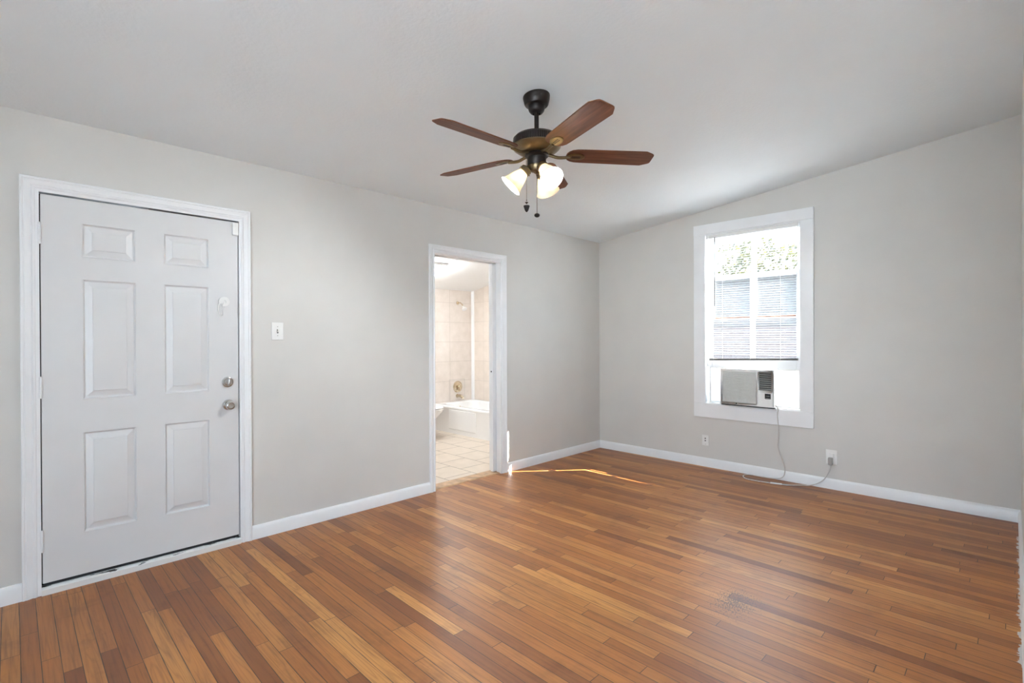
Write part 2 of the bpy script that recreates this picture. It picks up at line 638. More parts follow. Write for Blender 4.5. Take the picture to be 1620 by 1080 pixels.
WX0, WX1, WZ0, WZ1 = 1.285, 2.182, 0.640, 2.350
wf = MB()
def slant(x0, x1, z0, y0=0.0, t=TW):
    wf.prism([(x0, y0, z0), (x1, y0, z0), (x1, y0, zc(x1)), (x0, y0, zc(x0))], (0, t, 0))
slant(-TW, WX0, 0)
slant(WX1, XE + .15, 0)
slant(WX0, WX1, WZ1)
wf.box(WX0, WX1, 0, TW, 0, WZ0)
S('wall_far', wf, 'wall', 'greige wall around the window with the air conditioner', 'wall')

S('wall_right', MB().prism([(XW, 0, 0), (XW + .12, 0, 0), (XW + .12, 0, zc(XW + .12)), (XW, 0, zc(XW))], (0, -3.1, 0)), 'wall', 'narrow sliver of wall at the right edge', 'wall')

# wall behind the camera with a wide glazed opening added for fill light
wn_ = MB()
GX0, GX1, GZ0, GZ1 = 2.4, 4.9, 0.08, 2.34
def slant2(x0, x1, z0):
    wn_.prism([(x0, YN, z0), (x1, YN, z0), (x1, YN, zc(x1)), (x0, YN, zc(x0))], (0, -.15, 0))
slant2(0, GX0, 0)
slant2(GX1, XE + .15, 0)
slant2(GX0, GX1, GZ1)
wn_.box(GX0, GX1, YN - .15, YN, 0, GZ0)
S('wall_near', wn_, 'wall', 'greige wall behind the camera with wide glazing added for fill light', 'wall')
S('wall_side', MB().prism([(XE, 0, 0), (XE + .15, 0, 0), (XE + .15, 0, zc(XE + .15)), (XE, 0, zc(XE))], (0, YN, 0)), 'wall', 'greige end wall of the adjoining room', 'wall')
w2 = empty('fill_window', (3.65, YN, GZ0), 'wide glazing added in the unseen wall behind the camera for fill light', 'window', kind='structure')  # unseen glazing added to fill the room with daylight
fr = MB()
for x in (GX0, 3.65, GX1):
    fr.box(x - .03, x + .03, YN - .10, YN - .04, GZ0, GZ1)
fr.box(GX0, GX1, YN - .10, YN - .04, GZ0, GZ0 + .06).box(GX0, GX1, YN - .10, YN - .04, GZ1 - .06, GZ1)
fr.build('frame', 'trim', w2)
for a, b in ((GX0, 3.65), (3.65, GX1)):
    MB().box(a + .03, b - .03, YN - .072, YN - .068, GZ0 + .06, GZ1 - .06).build('glass_pane', 'glass', w2)


# baseboards -----------------------------------------------------------
def bb_profile(h=0.088, t=0.016):
    return [(0, 0), (t, 0), (t, h - .020), (t - .004, h - .012), (t - .006, h - .006), (t - .010, h), (0, h)]


def baseboard(name, p0, p1, nrm, label, trim_end=True):
    p0, p1, nrm = Vector(p0), Vector(p1), Vector(nrm)
    poly = [p0 + nrm * a + Vector((0, 0, b)) for a, b in bb_profile()]
    return S(name, MB().prism(poly, p1 - p0), 'trim', label, 'baseboard')


baseboard('baseboard_left', (0, YN, 0), (0, -4.961, 0), (1, 0, 0), 'white baseboard left of the front door')
baseboard('baseboard_middle', (0, -3.892, 0), (0, -2.480, 0), (1, 0, 0), 'white baseboard between the front door and the bathroom doorway')
baseboard('baseboard_corner', (0, -1.571, 0), (0, 0, 0), (1, 0, 0), 'short white baseboard right of the bathroom doorway')
baseboard('baseboard_far', (0.0, 0, 0), (XW, 0, 0), (0, -1, 0), 'white baseboard running under the window')
baseboard('baseboard_right', (XW, -0.0, 0), (XW, -3.1, 0), (-1, 0, 0), 'white baseboard at the right edge of the picture')

# door casings ---------------------------------------------------------
CASE = [(0, 0), (0, .011), (.004, .015), (.011, .017), (.017, .012), (.021, .0125), (.030, .017), (.040, .0205), (.044, .018), (.048, .021), (.054, .021), (.057, .017), (.057, 0)]


def casing(y0, y1, zt, parent):
    mb = MB()
    rows = []
    for wv, d in CASE:
        rows.append([(d, y0 - wv, 0), (d, y0 - wv, zt + wv), (d, y1 + wv, zt + wv), (d, y1 + wv, 0)])
    vs = [p for r in rows for p in r]
    fs = []
    for i in range(len(rows) - 1):
        for k in range(3):
            fs.append((i * 4 + k, i * 4 + k + 1, (i + 1) * 4 + k + 1, (i + 1) * 4 + k))
    n = len(rows)
    fs.append(tuple(i * 4 for i in range(n)))
    fs.append(tuple(i * 4 + 3 for i in range(n - 1, -1, -1)))
    for i in (0,):
        pass
    mb.add(vs, fs)
    return mb.build('casing', 'trim', parent, angle=25)


# --- front door frame
t1 = empty('trim_1', (0, -4.42, 0), 'white moulded casing around the six-panel front door', 'door frame', kind='structure')
casing(-4.904, -3.949, 2.073, t1)
jb = MB()
jb.box(-TW, .0105, -4.904, -4.8895, 0, 2.0575)
jb.box(-TW, .0105, -3.9590, -3.949, 0, 2.0575)
jb.box(-TW, .0105, -4.904, -3.949, 2.0575, 2.073)
jb.build('jamb', 'trim', t1)
ws = MB()
ws.box(-.060, -.048, -4.8895, -4.868, 0.0, 2.0575).box(-.060, -.048, -3.980, -3.959, 0.0, 2.0575).box(-.060, -.048, -4.8895, -3.959, 2.035, 2.0575)
ws.build('weather_strip', 'black', t1)
MB().box(-.03, .016, -3.9595, -3.947, 1.455, 1.535).build('latch_keeper', 'white_plastic', t1, bevel=.002)
ts = MB()
ts.prism([(-.10, -4.8895, 0), (.020, -4.8895, 0), (.022, -4.8895, .030), (.014, -4.8895, .036), (-.10, -4.8895, .040)], (0, 4.8895 - 3.9590, 0))
ts.build('threshold', 'threshold', t1)

# --- front door slab
SY0, SY1, SZ0, SZ1 = -4.8845, -3.9645, 0.056, 2.0495
d1 = empty('door_1', (0, (SY0 + SY1) / 2, SZ0), 'white six-panel front door with metal knob and deadbolt', 'door', kind='structure')
PAN = []
for (a, b) in ((-4.722, -4.486), (-4.355, -4.118)):
    PAN += [(a, b, .275, .812), (a, b, .985, 1.628), (a, b, 1.742, 1.924)]
PAN = [(a * .9915 - 4.9944 * .0085, b * .9915 - 4.9944 * .0085, c, d) for a, b, c, d in PAN]
slab = MB()
ysx = sorted({SY0, SY1} | {p[0] for p in PAN} | {p[1] for p in PAN})
zsx = sorted({SZ0, SZ1} | {p[2] for p in PAN} | {p[3] for p in PAN})
for i in range(len(ysx) - 1):
    for j in range(len(zsx) - 1):
        ym, zm = (ysx[i] + ysx[i + 1]) / 2, (zsx[j] + zsx[j + 1]) / 2
        if not any(p[0] < ym < p[1] and p[2] < zm < p[3] for p in PAN):
            slab.add([(0, ysx[i], zsx[j]), (0, ysx[i + 1], zsx[j]), (0, ysx[i + 1], zsx[j + 1]), (0, ysx[i], zsx[j + 1])], [(0, 1, 2, 3)])
for a, b, c, d in PAN:
    loops = []
    for ins, dep in ((0, 0), (.002, .0012), (.005, -.0005), (.008, -.009), (.011, -.0125), (.014, -.0125), (.0425, -.0030), (.0445, -.0005), (.047, 0)):
        loops.append([(dep, a + ins, c + ins), (dep, b - ins, c + ins), (dep, b - ins, d - ins), (dep, a + ins, d - ins)])
    slab.loft(loops, cap0=False, cap1=True)
slab.box(-.044, -.022, SY0, SY1, SZ0, SZ1)
for q in ([(SY0, SZ0), (SY1, SZ0)], [(SY1, SZ0), (SY1, SZ1)], [(SY1, SZ1), (SY0, SZ1)], [(SY0, SZ1), (SY0, SZ0)]):
    (ya, za), (yb, zb) = q
    slab.add([(0, ya, za), (0, yb, zb), (-.022, yb, zb), (-.022, ya, za)], [(0, 1, 2, 3)])
slab.build('slab', 'door', d1, angle=18)
MB().box(-.040, -.006, SY0 + .004, SY1 - .002, .0405, SZ0 - .0005).build('door_sweep', 'black', d1)
for zz in (1.846, 1.058, .273):
    hb = MB()
    for k in range(5):
        hb.cyl((.008, -4.8885, zz - .053 + k * .0213), (.008, -4.8885, zz - .053 + k * .0213 + .0205), .0068, seg=14)
    hb.lathe([(.0068, 0), (.005, .004), (.001, .006)], (.008, -4.8885, zz + .053), (0, 0, 1), 14)
    hb.box(0.0, .0020, -4.8845, -4.879, zz - .052, zz + .052)
    hb.build('hinge', 'trim', d1)
# knob
kz, ky = .891, -4.024
kb = MB().lathe([(.033, 0), (.033, .004), (.030, .009), (.020, .011)], (0, ky, kz), (1, 0, 0), 32)
rose = kb.build('rosette', 'chrome', d1)
MB().lathe([(.0125, .008), (.0125, .026), (.020, .030), (.0265, .038), (.0275, .050), (.0255, .058), (.021, .062), (.0185, .0625), (.0165, .059), (.0001, .0585)], (0, ky, kz), (1, 0, 0), 32).build('doorknob', 'chrome', d1)
kz, ky = 1.035, -4.027
MB().lathe([(.033, 0), (.0335, .004), (.031, .009), (.028, .010), (.027, .0075), (.022, .0075), (.021, .010), (.012, .011), (.0001, .011)], (0, ky, kz), (1, 0, 0), 32).build('deadbolt', 'chrome', d1)
MB().box(.010, .030, ky + .000, ky + .0075, kz - .022, kz + .024).build('thumb_turn', 'chrome', d1, bevel=.003)
# broken chain guard on the door
cy, cz_ = -4.046, 1.541
cg = MB()
outer, inner = [], []
n = 36
for k in range(n + 1):
    a = math.radians(-115 + 328 * k / n)
    outer.append((.002, cy + .031 * math.cos(a), cz_ + .030 * math.sin(a)))
    inner.append((.002, cy + .009 * math.cos(a), cz_ + .010 * math.sin(a)))
vs = outer + inner
m_ = n + 1
top = [(p[0] + .011, p[1], p[2]) for p in vs]
fs = []
for k in range(n):
    fs += [(k, m_ + k, m_ + k + 1, k + 1), (2 * m_ + k, 2 * m_ + k + 1, 3 * m_ + k + 1, 3 * m_ + k)]
    fs += [(k, k + 1, 2 * m_ + k + 1, 2 * m_ + k), (m_ + k, 3 * m_ + k, 3 * m_ + k + 1, m_ + k + 1)]
fs += [(0, 2 * m_, 3 * m_, m_), (n, m_ + n, 3 * m_ + n, 2 * m_ + n)]
cg.add(vs + top, fs)
cg.box(0, .003, cy - .012, cy + .020, cz_ - .016, cz_ + .016)
cgo = cg.build('chain_guard', 'white_plastic', d1)
lk = MB()
for pts in ([(cy - .026, cz_ - .012), (cy - .031, cz_ - .035), (cy - .030, cz_ - .060), (cy - .022, cz_ - .082), (cy - .008, cz_ - .088), (cy - .004, cz_ - .070), (cy - .006, cz_ - .045), (cy - .004, cz_ - .026)],):
    lk.tube([(.005, a, b) for a, b in pts], .0032, 8)
lk.build('chain_loop', 'clear', cgo)
MB().box(0, .018, -3.997, -3.9632, 1.965, 2.046).build('contact_sensor', 'white_plastic', d1, bevel=.003)

# --- bathroom doorway
t2 = empty('trim_2', (0, -2.03, 0), 'white moulded casing and jamb around the open bathroom doorway', 'door frame', kind='structure')
casing(-2.425, -1.628, 2.055, t2)
j2 = MB()
j2.box(-.058, .0105, -2.437, -2.425, 0, 2.055).box(-TW, -.112, -2.437, -2.425, 0, 2.055).box(-.112, -.058, -2.445, -2.4345, 0, 2.055)
j2.box(-.058, .0105, -1.646, -1.628, 0, 2.055).box(-TW, -.112, -1.646, -1.628, 0, 2.055)
j2.box(-.058, .0105, -2.437, -1.628, 2.040, 2.055).box(-TW, -.112, -2.437, -1.628, 2.040, 2.055)
j2.build('jamb', 'trim', t2, bevel=.001)
d2 = empty('door_2', (-.085, -1.60, 0), 'white pocket door edge with latch hole inside the bathroom doorway', 'door', kind='structure')
MB().box(-.103, -.066, -1.684, -1.60, .012, 2.032).build('slab', 'trim', d2, bevel=.002)
lt = MB().box(-.090, -.079, -1.6855, -1.6835, .93, 1.03)
lt.build('latch_plate', 'trim', d2)
MB().lathe([(.008, 0), (.008, .002), (.0001, .002)], (-.0845, -1.6855, .985), (0, -1, 0), 16).build('latch_hole', 'dark_slot', d2)
S('trim_3', MB().prism([(-.150, D2[0] - .01, 0), (-.010, D2[0] - .01, 0), (-.020, D2[0] - .01, .008), (-.105, D2[0] - .01, .010), (-.150, D2[0] - .01, .006)], (0, D2[1] - D2[0] + .008, 0)), 'oak_strip', 'worn wooden threshold strip at the bathroom doorway', 'threshold')

# ------------------------------------------------------------------ bathroom
BX, BY, BYN = -2.42, 0.08, -3.0
bz = lambda x: 2.04 + .197 * (x - BX)
S('tile_floor', MB().box(BX - .12, -.112, BYN, BY, -.12, 0.001), 'tile_floor', 'beige tiled bathroom floor', 'floor')
S('wall_bathroom_far', MB().box(BX - .12, BX, BYN, BY + .12, 0, bz(BX) + .1), 'tile_far', 'beige tiled bathroom wall carrying the shower head', 'wall')
sb = MB().prism([(BX, BY, 0), (-.0, BY, 0), (-.0, BY, bz(0)), (BX, BY, bz(BX))], (0, .12, 0))
S('wall_bathroom_side', sb, 'tile_side_shaded', 'beige tiled bathroom wall along the tub', 'wall')
S('wall_bathroom_near', MB().prism([(BX, BYN, 0), (-TW, BYN, 0), (-TW, BYN, bz(-TW)), (BX, BYN, bz(BX))], (0, -.12, 0)), 'bath_white', 'white bathroom wall behind the left of the doorway', 'wall')
S('ceiling_bathroom', MB().prism([(BX - .12, BYN - .12, bz(BX - .12)), (-TW, BYN - .12, bz(-TW)), (-TW, BYN - .12, bz(-TW) + .1), (BX - .12, BYN - .12, bz(BX - .12) + .1)], (0, BY - BYN + .24, 0)), 'bath_white', 'sloping white bathroom ceiling', 'ceiling')
S('trim_4', MB().prism([(BX, BY, .36), (BX + .034, BY, .36), (BX + .028, BY - .016, .36), (BX + .016, BY - .028, .36), (BX, BY - .034, .36)], (0, 0, 1.70)), 'porcelain', 'white corner strip between the tiled bathroom walls', 'trim')

# tub
tub = empty('bathtub', (-1.66, -.30, 0), 'white alcove bathtub with panelled apron', 'bathtub')
TX0, TX1, TY0, TY1, TZ = BX + .002, -.90, -.68, BY - .002, .375


def rrect(x0, x1, y0, y1, r, z, n=6):
    pts = []
    for cx, cy_, a0 in ((x1 - r, y1 - r, 0), (x0 + r, y1 - r, 90), (x0 + r, y0 + r, 180), (x1 - r, y0 + r, 270)):
        for k in range(n + 1):
            a = math.radians(a0 + 90 * k / n)
            pts.append((cx + r * math.cos(a), cy_ + r * math.sin(a), z))
    return pts


tb = MB()
tb.loft([rrect(TX0, TX1, TY0 + .012, TY1, .004, 0.0), rrect(TX0, TX1, TY0 + .012, TY1, .004, TZ - .05), rrect(TX0, TX1, TY0 + .004, TY1, .008, TZ - .035), rrect(TX0, TX1, TY0, TY1, .015, TZ - .015),
         rrect(TX0 + .006, TX1 - .006, TY0 + .006, TY1 - .004, .02, TZ - .003), rrect(TX0 + .02, TX1 - .02, TY0 + .02, TY1 - .015, .03, TZ),
         rrect(TX0 + .09, TX1 - .09, TY0 + .085, TY1 - .05, .12, TZ - .002), rrect(TX0 + .105, TX1 - .11, TY0 + .10, TY1 - .065, .12, TZ - .02),
         rrect(TX0 + .14, TX1 - .22, TY0 + .13, TY1 - .10, .13, .12), rrect(TX0 + .20, TX1 - .30, TY0 + .19, TY1 - .16, .12, .07)], cap0=True, cap1=True)
tb.build('basin', 'porcelain', tub, angle=50)
ap = MB()
ap.loft([[(-2.07, TY0 + .013, .055), (-1.49, TY0 + .013, .055), (-1.49, TY0 + .013, .335), (-2.07, TY0 + .013, .335)],
         [(-2.06, TY0 + .003, .065), (-1.50, TY0 + .003, .065), (-1.50, TY0 + .003, .325), (-2.06, TY0 + .003, .325)]], cap0=False)
ap.build('apron_panel', 'porcelain', tub)
MB().lathe([(.030, 0), (.028, .006), (.0001, .008)], (TX0 + .113, -.28, .285), (1, 0, .15), 20).build('overflow_cover', 'bath_nickel', tub)

# shower fittings
sh = empty('wall_shower', (BX, -.222, 1.85), 'small shower head on a bent arm high on the tiled wall', 'shower head')
MB().lathe([(.028, 0), (.026, .006), (.012, .012)], (BX, -.222, 1.852), (1, 0, 0), 24).build('flange', 'bath_nickel', sh)
MB().tube([(BX + .005, -.222, 1.852), (BX + .06, -.222, 1.852), (BX + .11, -.225, 1.825), (BX + .145, -.228, 1.79)], .009, 10).build('arm', 'bath_nickel', sh)
MB().lathe([(.012, 0), (.014, .012), (.030, .040), (.038, .055), (.038, .062), (.0001, .064)], (BX + .140, -.228, 1.795), (.62, -.10, -.78), 24).build('spray_head', 'clear', sh)
vp = empty('shower_valve', (BX, -.235, .56), 'round tub valve on a square tile cut above the tub', 'valve')
g = MB()
for a, b, c, d in ((-.385, -.382, .40, .70), (-.094, -.091, .40, .70), (-.385, -.091, .697, .70)):
    g.box(BX - .001, BX + .0015, a, b, c, d)
g.build('tile_joint', 'grey_plastic', vp)
MB().lathe([(.088, 0), (.086, .006), (.070, .011), (.062, .006), (.045, .010), (.0001, .012)], (BX, -.228, .588), (1, 0, 0), 32).build('escutcheon', 'bath_nickel', vp)
MB().lathe([(.024, .010), (.026, .05), (.022, .055), (.0001, .056)], (BX, -.228, .588), (1, 0, 0), 20).box(BX + .035, BX + .05, -.236, -.220, .53, .588).build('handle', 'bath_nickel', vp)
sp = empty('tub_spout', (BX, -.235, .45), 'tub spout below the round valve', 'spout')
MB().tube([(BX, -.235, .452), (BX + .05, -.235, .456), (BX + .10, -.235, .450), (BX + .135, -.235, .425)], .021, 14).build('spout_body', 'bath_nickel', sp)
MB().lathe([(.030, 0), (.028, .008), (.021, .010)], (BX, -.235, .452), (1, 0, 0), 20).build('spout_flange', 'bath_nickel', sp)

# toilet
to = empty('toilet', (-2.1, -1.06, 0), 'white toilet half hidden behind the left doorway casing', 'toilet')


def egg(cx, cy_, a, b, z, n=32, flat=0.75):
    r = []
    for k in range(n):
        t_ = 2 * math.pi * k / n
        c, s_ = math.cos(t_), math.sin(t_)
        r.append((cx + a * c * (1 if c > 0 else flat), cy_ + b * s_, z))
    return r


tz = MB()
tcx, tcy = -1.99, -1.105
tz.loft([egg(tcx - .05, tcy, .20, .105, 0.001), egg(tcx - .05, tcy, .20, .105, .03), egg(tcx - .06, tcy, .16, .082, .10), egg(tcx - .05, tcy, .165, .085, .19), egg(tcx - .02, tcy, .21, .125, .28), egg(tcx, tcy, .265, .180, .355), egg(tcx, tcy, .272, .186, .378)])
tz.build('bowl', 'porcelain', to, angle=60)
MB().loft([egg(tcx, tcy, .275, .190, .379), egg(tcx, tcy, .280, .194, .386), egg(tcx, tcy, .279, .193, .394), egg(tcx, tcy, .274, .188, .397)]).build('seat', 'porcelain', to, angle=60)
MB().loft([egg(tcx, tcy, .272, .187, .398), egg(tcx, tcy, .278, .192, .404), egg(tcx, tcy, .276, .190, .413), egg(tcx, tcy, .25, .165, .419)]).build('seat_lid', 'porcelain', to, angle=60)
MB().box(BX + .015, BX + .195, tcy - .225, tcy + .225, .37, .72).build('tank', 'porcelain', to, bevel=.02, seg=4)
MB().box(BX + .008, BX + .205, tcy - .235, tcy + .235, .722, .752).build('tank_lid', 'porcelain', to, bevel=.01, seg=3)

# bathroom ceiling light with vent grille
bl = empty('bathroom_ceiling_light', (-1.60, -1.33, bz(-1.60)), 'square lit fan light on the bathroom ceiling', 'ceiling light')
rotm = Matrix.Rotation(-math.atan(.197), 3, 'Y')


def tilt_box(x0, x1, y0, y1, z0, z1):
    mb = MB().box(x0, x1, y0, y1, z0, z1)
    mb.v = [rotm @ p for p in mb.v]
    return mb


tilt_box(-.17, .17, -.17, .17, -.03, .001).build('housing', 'white_plastic', bl, local=True, bevel=.006)
tilt_box(-.12, .12, -.13, .13, -.085, -.029).build('lamp_diffuser', 'bath_lamp', bl, local=True)

# ------------------------------------------------------------------ window 1
w1 = empty('window_1', (1.73, 0, .50), 'white double-hung window with wide flat casing', 'window', kind='structure')
CX0, CX1 = 1.1845, 2.2725
MB().box(CX0, 1.304, -.020, 0, .646, 2.349).build('side_casing', 'trim', w1, bevel=.002)
MB().box(2.166, CX1, -.020, 0, .646, 2.349).build('side_casing', 'trim', w1, bevel=.002)
MB().box(CX0 - .001, CX1 + .001, -.023, 0, 2.350, 2.4505).build('head_casing', 'trim', w1, bevel=.002)
MB().box(CX0, CX1, -.021, 0, .503, .645).build('apron', 'trim', w1, bevel=.002)
jm = MB()
jm.box(WX0, 1.300, -.005, TW, WZ0, WZ1).box(2.166, WX1, -.005, TW, WZ0, WZ1).box(WX0, WX1, -.005, TW, 2.338, WZ1)
jm.prism([(WX0, -.005, WZ0), (WX0, -.005, .652), (WX0, .05, .655), (WX0, TW + .05, .635), (WX0, TW + .05, .60), (WX0, TW, .60), (WX0, TW, WZ0)], (WX1 - WX0, 0, 0))
jm.build('jamb', 'trim', w1)
stp = MB().box(2.154, 2.166, .034, .046, .655, 2.338)
stp.build('stop', 'trim', w1)


def sash(name, x0, x1, z0, z1, y0, y1, rails, mx):
    s = MB()
    st = .046
    s.box(x0, x0 + st, y0, y1, z0, z1).box(x1 - st, x1, y0, y1, z0, z1)
    s.box(x0 + st, x1 - st, y0, y1, z0, z0 + rails[0]).box(x0 + st, x1 - st, y0, y1, z1 - rails[1], z1)
    so = s.build(name, 'trim', w1, bevel=.002)
    MB().box(mx - .021, mx + .021, y0 + .004, y1 - .004, z0 + rails[0], z1 - rails[1]).build('muntin', 'trim', so)
    ym = (y0 + y1) / 2
    for a, b in ((x0 + st, mx - .021), (mx + .021, x1 - st)):
        MB().box(a, b, ym - .0015, ym + .0015, z0 + rails[0], z1 - rails[1]).build('glass_pane', 'glass', so)
    return so


sash('lower_sash', 1.301, 2.165, 1.012, 1.925, .048, .080, (.085, .040), 1.735)
us = sash('upper_sash', 1.301, 2.165, 1.487, 2.337, .086, .118, (.032, .055), 1.735)
MB().box(1.36, 2.105, .0850, .1185, 1.500, 1.514).build('weathered_rail', 'rust_wood', us)
lk = MB().box(1.715, 1.755, .050, .078, 1.925, 1.935).cyl((1.735, .064, 1.935), (1.735, .064, 1.942), .010)
lk.build('sash_lock', 'grey_plastic', w1)

# blind
bl1 = empty('window_blind', (1.73, .012, 2.337), 'white mini blind lowered inside the window above the air conditioner', 'blind')
BX0, BX1 = 1.334, 2.142
MB().box(1.318, 2.150, .000, .028, 2.306, 2.336).build('headrail', 'white_plastic', bl1, bevel=.002)
MB().box(1.3125, 1.330, -.012, .030, 2.300, 2.338).build('bracket', 'white_plastic', bl1, bevel=.002)
MB().box(2.138, 2.1535, -.012, .030, 2.300, 2.338).build('bracket', 'white_plastic', bl1, bevel=.002)
sl = MB()
zt, pitch = 2.292, .0217
nsl = 55
TILT = math.radians(8)
for k in range(nsl):
    z = zt - k * pitch
    if z < 1.124:
        break
    rows = []
    for j in range(5):
        u_ = (j / 4 - .5) * .025
        c_ = .0016 * (1 - (u_ / .0125) ** 2)
        yy = .0145 + u_ * math.cos(TILT) - c_ * math.sin(TILT)
        zz = z + u_ * math.sin(TILT) + c_ * math.cos(TILT)
        rows.append((yy, zz))
    jit = random.uniform(-.0006, .0006)
    lo = [(BX0 + .024, a, b + jit) for a, b in rows] + [(BX0 + .024, a, b - .0007 + jit) for a, b in reversed(rows)]
    hi = [(BX1, a, b + jit) for a, b in rows] + [(BX1, a, b - .0007 + jit) for a, b in reversed(rows)]
    sl.loft([lo, hi])
sl.build('blind_slats', 'slat', bl1, angle=60)
br = MB().prism([(BX0, .004, 1.078), (BX1 + .002, .004, 1.099), (BX1 + .002, .004, 1.119), (BX0, .004, 1.097)], (0, .021, 0))
br.build('bottom_rail', 'rail_grey', bl1, bevel=.003)
for x in (1.47, 1.735, 2.00):
    MB().box(x - .001, x + .001, .0010, .0016, 1.10, 2.31).build('ladder_cord', 'white_plastic', bl1)
MB().cyl((1.397, -.007, 2.31), (1.395, -.007, 1.62), .0048, seg=8).build('tilt_wand', 'rail_grey', bl1)

# air conditioner
ac = empty('window_air_conditioner', (1.735, -.02, .661), 'off-white window air conditioner with slatted grille and dark vent', 'air conditioner')
AX0, AX1, AZ0, AZ1, AY = 1.480, 1.966, .662, 1.004, -.07
sh_ = MB().box(AX0 + .010, AX1 - .006, -.040, .42, AZ0 + .006, AZ1 - .004)
sh_.build('housing', 'ac_plastic', ac, bevel=.004)
fpn = MB()
# front bezel with openings for grille, vent, control
zsA, rects = None, [(1.495, 1.811, .684, .984), (1.831, 1.943, .815, .988)]
xs_ = sorted({AX0, AX1} | {r[0] for r in rects} | {r[1] for r in rects})
zs_ = sorted({AZ0, AZ1} | {r[2] for r in rects} | {r[3] for r in rects})
for i in range(len(xs_) - 1):
    for j in range(len(zs_) - 1):
        xm, zm = (xs_[i] + xs_[i + 1]) / 2, (zs_[j] + zs_[j + 1]) / 2
        if not any(r[0] < xm < r[1] and r[2] < zm < r[3] for r in rects):
            fpn.box(xs_[i], xs_[i + 1], AY, -.0405, zs_[j], zs_[j + 1])
fpn.build('front_bezel', 'ac_plastic', ac)
gr = MB()
gx0, gx1, gz0, gz1 = rects[0]
ng = 25
for k in range(ng):
    z = gz0 + (k + .5) * (gz1 - gz0) / ng
    gr.prism([(gx0, AY + .002, z + .001), (gx0, AY + .011, z + .0042), (gx0, AY + .011, z + .0020), (gx0, AY + .002, z - .0035)], (gx1 - gx0, 0, 0))
gr.build('intake_grille', 'ac_plastic', ac)
MB().box(gx0, gx1, AY + .016, AY + .020, gz0, gz1).build('grille_backing', 'grey_plastic', ac)
vx0, vx1, vz0, vz1 = rects[1]
vn = MB().box(vx0, vx1, AY + .024, AY + .028, vz0, vz1)
vn.build('vent_cavity', 'dark_slot', ac)
lv = MB()
for k in range(9):
    z = vz0 + (k + .5) * (vz1 - vz0) / 9
    lv.prism([(vx0, AY + .003, z - .003), (vx0, AY + .003, z - .0005), (vx0, AY + .022, z + .006), (vx0, AY + .022, z + .0035)], (vx1 - vx0, 0, 0))
lv.build('vent_louvers', 'grey_plastic', ac)
cp = MB().box(1.827, 1.951, AY - .002, AY + .002, .688, .795)
cpo = cp.build('control_panel', 'ac_plastic', ac, bevel=.0015)
MB().box(1.888, 1.939, AY - .0035, AY - .0015, .739, .788).build('display', 'display', cpo)
bd = MB()
for k in range(3):
    bd.box(1.895 + k * .013, 1.903 + k * .013, AY - .0045, AY - .0034, .745, .749)
bd.box(1.897, 1.930, AY - .0045, AY - .0034, .764, .767)
bd.build('button', 'grey_plastic', cpo)
# badge: dark roundel followed by two pale grey letters
bg_ = MB().lathe([(.0062, 0), (.0062, .0012), (.0001, .0014)], (1.630, AY + .0002, .6745), (0, -1, 0), 20)
bgo = bg_.build('badge', 'dark_slot', ac)
lt = MB()
X0, Z0, yy0, yy1 = 1.640, .6695, AY - .0010, AY + .0005
lt.box(X0, X0 + .0018, yy0, yy1, Z0, Z0 + .010).box(X0, X0 + .0062, yy0, yy1, Z0, Z0 + .0018)
X1_ = X0 + .0085
lt.box(X1_, X1_ + .0018, yy0, yy1, Z0, Z0 + .010).box(X1_, X1_ + .0078, yy0, yy1, Z0, Z0 + .0018).box(X1_, X1_ + .0078, yy0, yy1, Z0 + .0082, Z0 + .010).box(X1_ + .006, X1_ + .0078, yy0, yy1, Z0, Z0 + .0055).box(X1_ + .0038, X1_ + .0078, yy0, yy1, Z0 + .0042, Z0 + .0055)
lt.build('letters', 'grey_plastic', bgo)
MB().box(AX0 + .004, AX1, AY + .004, -.03, AZ0 - .010, AZ0 - .001).build('shadow_gap_strip', 'dark_slot', ac)  # dark strip standing in for the shadow under the unit


def pleats(x0, x1):
    n_ = max(4, int((x1 - x0) / .0115))
    pts = []
    for k in range(2 * n_ + 1):
        pts.append((x0 + (x1 - x0) * k / (2 * n_), .052 + (.010 if k % 2 else 0)))
    mb_ = MB()
    a = [(x, y, .668) for x, y in pts]
    b = [(x, y, 1.000) for x, y in pts]
    nn = len(pts)
    mb_.add(a + b, [(i, i + 1, nn + i + 1, nn + i) for i in range(nn - 1)])
    return mb_


pleats(1.335, AX0 + .012).build('side_curtain', 'accordion', ac, angle=10)
pleats(AX1 - .008, 2.140).build('side_curtain', 'accordion', ac, angle=10)
for xa, xb, ya_, yb_ in ((1.313, 1.336, 1.313, AX0 + .012), (2.139, 2.153, AX1 - .008, 2.153)):
    cf = MB().box(xa, xb, .046, .068, .656, 1.010)
    cf.box(ya_, yb_, .044, .070, 1.000, 1.0115).box(ya_, yb_, .044, .070, .656, .669)
    cf.build('curtain_frame', 'white_plastic', ac)
pc = MB().tube([(1.970, -.06, .690), (1.985, -.050, .672), (1.990, -.040, .640), (1.982, -.032, .60), (1.988, -.030, .505), (1.988, -.028, .401), (1.982, -.026, .313), (1.998, -.026, .252), (2.025, -.027, .181), (2.041, -.028, .115), (2.040, -.029, .063), (2.014, -.030, .026),
                (1.947, -.034, .008), (1.84, -.036, .0055), (1.757, -.036, .0055), (1.714, -.070, .0055), (1.716, -.136, .0055), (1.767, -.203, .0055), (1.852, -.212, .0055), (1.981, -.198, .0055), (2.058, -.177, .0055), (2.123, -.150, .0055), (2.199, -.075, .0055), (2.255, -.036, .009), (2.335, -.028, .057), (2.378, -.030, .120), (2.399, -.036, .172), (2.405, -.036, .214)], .0042, 8, 8)
pco = pc.build('power_cord', 'cord', ac)
MB().tube([(1.975, -.199, .0075), (2.03, -.186, .0075), (2.062, -.175, .0075)], .0068, 10).build('cord_sleeve', 'white_plastic', pco)
